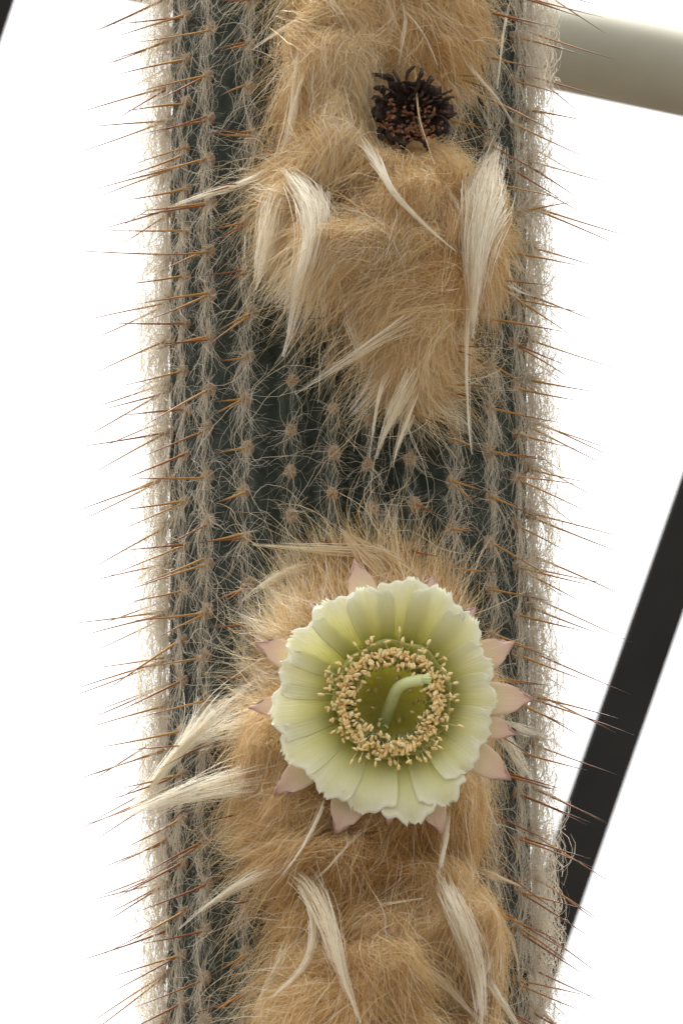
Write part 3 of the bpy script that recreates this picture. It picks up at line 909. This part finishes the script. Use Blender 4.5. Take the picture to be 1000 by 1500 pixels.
# stamens: filaments rising from the throat wall, anthers in a thick ring round the mouth
def ellipsoid(c, ax, la, lb, seg=7, rings=5):
    ax = ax / np.linalg.norm(ax)
    h = np.array([0, 1.0, 0]) if abs(ax[1]) < 0.8 else np.array([1.0, 0, 0])
    p = np.cross(ax, h); p /= np.linalg.norm(p); q = np.cross(ax, p)
    V = [c - ax * la]
    for k in range(1, rings):
        f = math.pi * k / rings
        for i in range(seg):
            a = 2 * math.pi * i / seg
            V.append(c - ax * la * math.cos(f) + (p * math.cos(a) * 1.25 + q * math.sin(a) * 0.85) * lb * math.sin(f))
    V.append(c + ax * la)
    F = [(0, 1 + (i + 1) % seg, 1 + i) for i in range(seg)]
    for k in range(rings - 2):
        for i in range(seg):
            F.append((1 + k * seg + i, 1 + k * seg + (i + 1) % seg, 1 + (k + 1) * seg + (i + 1) % seg, 1 + (k + 1) * seg + i))
    l = len(V) - 1; b = 1 + (rings - 2) * seg
    F += [(b + i, b + (i + 1) % seg, l) for i in range(seg)]
    return V, F

def stamen_mesh(seed, rbase, dbase, rtip, dtip):
    r = np.random.default_rng(seed)
    k = 9; t = np.linspace(0, 1, k)
    y1 = r.uniform(-7, 7)
    ctrl = np.array([[rbase, 0, dbase], [rbase + 0.35 * (rtip - rbase) - 4, y1 * .3, dbase + 0.45 * (dtip - dbase)], [rtip - 4, y1, dtip - 6], [rtip, y1 + r.uniform(-3, 3), dtip]])
    b = np.stack([(1 - t) ** 3, 3 * t * (1 - t) ** 2, 3 * t * t * (1 - t), t ** 3], -1)
    P = (b @ ctrl)
    V, Q = tubes(P[None], np.full((1, k), 0.85), 4)
    ax = np.array([r.normal(0, 0.8), r.normal(0, 0.8), r.normal(0.2, 0.6)])
    la, lb = r.uniform(4.2, 5.8), r.uniform(2.2, 3.0)
    ev, ef = ellipsoid(P[-1] + 0.4 * la * ax / np.linalg.norm(ax), ax, la, lb)
    n0 = len(V)
    verts = list(V) + list(ev)
    faces = [tuple(int(x) for x in q) for q in Q] + [tuple(x + n0 for x in f) for f in ef]
    me = bpy.data.meshes.new("stamen")
    me.from_pydata([tuple(np.asarray(x) * S) for x in verts], [], faces)
    me.materials.append(M_filament); me.materials.append(M_anther)
    me.polygons.foreach_set("material_index", np.array([0] * len(Q) + [1] * len(ef), np.int32))
    me.polygons.foreach_set("use_smooth", np.ones(len(faces), bool)); me.update()
    return me

stam = []
for i in range(40):
    g = np.random.default_rng(500 + i)
    if i < 32:
        rt = g.normal(69, 12); stam.append(stamen_mesh(500 + i, g.uniform(50, 62), g.uniform(-84, -58), rt, g.uniform(-16, 12) + 0.14 * (rt - 70)))
    elif i < 36:
        stam.append(stamen_mesh(500 + i, 34, -94, g.uniform(22, 46), g.uniform(-70, -40)))
    else:
        stam.append(stamen_mesh(500 + i, 58, -66, g.uniform(92, 112), g.uniform(6, 14)))
base_m = Matrix((Vector(fx), Vector(fz), Vector(axis))).transposed().to_4x4()
NST = 290
mass_v, mass_f, mass_m = [], [], []
for i in range(NST + 380):
    a = 2 * math.pi * (i * 0.61803) % (2 * math.pi)
    pick = rng.random()
    if pick < 0.93: j = int(rng.integers(0, 32))
    elif pick < 0.958: j = int(rng.integers(32, 36))
    else: j = int(rng.integers(36, 40))
    # the ring is a little low and left of the mouth's centre, as the flower leans
    Mx = base_m @ Matrix.Rotation(a, 4, 'Z')
    Mx.translation = Vector(W(FL(np.array(-3.0), np.array(-4.0), np.array(rng.uniform(-2, 3)))))
    sc = rng.uniform(0.93, 1.05)
    Mx = Mx @ Matrix.Diagonal((sc, sc, 1, 1))
    if i < NST:
        o = bpy.data.objects.new("stamen", stam[j])
        o.matrix_world = Mx
        link(o, flower)
    else:
        A = np.array(Mx); me = stam[j]
        v = np.empty(len(me.vertices) * 3); me.vertices.foreach_get("co", v); v = v.reshape(-1, 3)
        n0 = sum(len(x) for x in mass_v)
        mass_v.append(v @ A[:3, :3].T + A[:3, 3])
        mass_f += [tuple(int(k) + n0 for k in p.vertices) for p in me.polygons]
        mass_m += [p.material_index for p in me.polygons]
o = mesh_obj("stamen_cluster", np.concatenate(mass_v), mass_f, None, flower, mats=[M_filament, M_anther], midx=mass_m)
o["kind"] = "stuff"

pp = smooth_path([(-14, -42, -98), (-8, -24, -74), (0, 0, -38), (6, 16, -10), (18, 23, 2), (34, 26, 6), (42, 27, 8)], 22)
pw = np.array([FL(*[np.array(c) for c in p]) for p in pp])
V, Q = tubes(pw[None], np.interp(np.linspace(0, 1, 22), [0, .5, .8, 1], [9.5, 9.0, 8.2, 8.0])[None], 12)
mesh_obj("style", W(V), [tuple(int(i) for i in q) for q in Q] + [tuple(range(21 * 12, 22 * 12))], M_style, flower)
V, F = [], []
for i in range(9):
    a = 2 * math.pi * i / 9
    c = np.array([45.0, 27 + 4.2 * math.cos(a) + 1, 8 + 4.2 * math.sin(a)])
    ax = np.array([1.0, 0.25 * math.cos(a) + .05, 0.25 * math.sin(a)])
    ev, ef = ellipsoid(np.array([0, 0, 0.0]), ax, 8.0, 3.6, 8, 6)
    n0 = len(V)
    V += [FL(*[np.array(q) for q in (c + e)]) for e in ev]; F += [tuple(x + n0 for x in f) for f in ef]
mesh_obj("stigma", W(np.array(V)), F, M_style, flower)

# ------------------------------------------------------------------ the withered flower
DC = px_ray(604, 160, -(R + 58.0))
def DL(x, y, d):
    x = np.asarray(x, float); y = np.asarray(y, float); d = np.asarray(d, float)
    return DC + x[..., None] * RGT + y[..., None] * UPV - d[..., None] * FWD
r = np.random.default_rng(77)
m, kk = 40, 16
V, F = [], []
for k in range(kk):                         # crumpled cup: outside wall, rim, hollow
    f = k / (kk - 1)
    for i in range(m):
        a = 2 * math.pi * i / m
        if f < 0.6:
            q = f / 0.6; rr = 26 + 26 * math.sin(q * math.pi * 0.55); dd = -34 + 44 * q
        else:
            q = (f - 0.6) / 0.4; rr = 51.5 * (1 - q) + 2; dd = 10 - 26 * math.sin(q * math.pi * .5) + 3 * math.cos(q * 5)
        nz_ = vnoise(np.array(a * 40 if a < math.pi else (2 * math.pi - a) * 40), np.array(k * 6.0 + (7 if a > math.pi else 0)), 9, 2.0)
        rr *= 0.74 + 0.46 * float(nz_); dd += 22 * (float(nz_) - 0.5)
        V.append(DL(rr * math.cos(a) * 1.02, rr * math.sin(a) * 0.86 - 2, dd))
for k in range(kk - 1):
    for i in range(m):
        F.append((k * m + i, k * m + (i + 1) % m, (k + 1) * m + (i + 1) % m, (k + 1) * m + i))
F.append(tuple((kk - 1) * m + i for i in range(m)))
dead = mesh_obj("withered_flower", W(np.array(V)), F, M_dry, cactus)
dead["label"] = "small blackened dried flower sunk in the upper wool"

def shrivelled(path, w):
    c = smooth_path(path, 9)
    t = np.linspace(0, 1, 9)
    wv = w * np.interp(t, [0, .3, .6, .85, 1], [1.0, .7, .75, .8, .12])
    P = np.array([DL(*[np.array(q) for q in p]) for p in c])
    V, Q = tubes(P[None], wv[None], 6)
    V = V + r.normal(0, 0.22 * w ** 0.9, V.shape)
    o = mesh_obj("dried_segment", W(V), [tuple(int(i) for i in q) for q in Q] + [tuple(range(48, 54))], M_dry, dead)
for path, w in [([(-22, 30, 4), (-30, 42, 10), (-46, 49, 14), (-58, 52, 10)], 4.2), ([(-30, 30, 4), (-26, 42, 12), (-36, 50, 14), (-44, 46, 10)], 4.0),
                ([(-16, 30, 4), (-20, 42, 12), (-26, 52, 12), (-28, 58, 8)], 3.2), ([(-6, 32, 4), (-10, 46, 12), (-4, 58, 14), (4, 62, 10)], 3.4),
                ([(8, 30, 4), (10, 44, 14), (14, 52, 14), (12, 60, 10)], 3.8), ([(16, 28, 4), (22, 36, 14), (27, 42, 16), (30, 46, 12)], 4.8),
                ([(30, 16, 4), (40, 20, 10), (50, 24, 12), (58, 28, 10)], 3.0), ([(34, 12, 4), (44, 14, 10), (54, 18, 14), (60, 17, 10)], 3.2),
                ([(38, -4, 4), (48, -4, 10), (56, -6, 12), (65, -6, 8)], 4.0), ([(-40, 24, 2), (-48, 30, 8), (-52, 32, 12), (-56, 30, 10)], 5.0),
                ([(-44, -28, 2), (-48, -36, 8), (-44, -44, 10), (-40, -46, 8)], 6.0), ([(-36, -32, 4), (-34, -42, 10), (-30, -48, 10), (-28, -50, 6)], 6.5),
                ([(-20, -40, 4), (-18, -50, 8), (-14, -56, 8), (-10, -54, 6)], 5.0), ([(14, -42, 4), (18, -50, 8), (22, -56, 8), (20, -58, 4)], 5.0),
                ([(-46, 4, 2), (-54, 2, 8), (-58, -6, 10), (-56, -14, 8)], 6.0), ([(44, -18, 2), (50, -22, 8), (50, -32, 10), (46, -36, 8)], 6.0)]:
    shrivelled(path, w)
for i in range(16):                         # collapsed petals crumpled inside the rim
    a = r.uniform(-0.6, 3.7); q0 = r.uniform(16, 34)
    p0 = np.array([q0 * math.cos(a), q0 * math.sin(a) * 0.85, r.uniform(-2, 6)])
    pts = [p0]
    for k in range(3):
        pts.append(pts[-1] + np.array([7 * math.cos(a), 7 * math.sin(a), 3]) + r.normal(0, 4.5, 3))
    shrivelled(pts, r.uniform(2.0, 4.2))
dm = []
for i in range(8):
    ev, ef = ellipsoid(np.zeros(3), r.normal(0, 1, 3), r.uniform(4.0, 5.6), r.uniform(1.8, 2.5), 6, 4)
    me = bpy.data.meshes.new("dried_anther"); me.from_pydata([tuple(np.asarray(x) * S) for x in ev], [], ef)
    me.materials.append(M_dryanther); me.update(); dm.append(me)
for i in range(120):
    g = r.random()
    if g < 0.62: x, y = r.normal(6, 24), r.normal(-32, 8)
    elif g < 0.82: x, y = r.normal(10, 11), r.normal(-4, 9)
    else: x, y = r.normal(-36, 10), r.normal(-12, 10)
    q = math.hypot(x, y / .86)
    if q > 54: continue
    o = bpy.data.objects.new("dried_anther", dm[int(r.integers(8))])
    o.location = W(DL(np.array(x), np.array(y), np.array(r.uniform(3, 14) + 4 * (q > 30))))
    o.rotation_euler = tuple(r.uniform(0, 6.28, 3))
    link(o, dead)
tuft([(606, 84), (609, 120), (612, 165), (622, 200), (636, 240)], 3, 2.5, 1.2, 12, 56, 0.15)
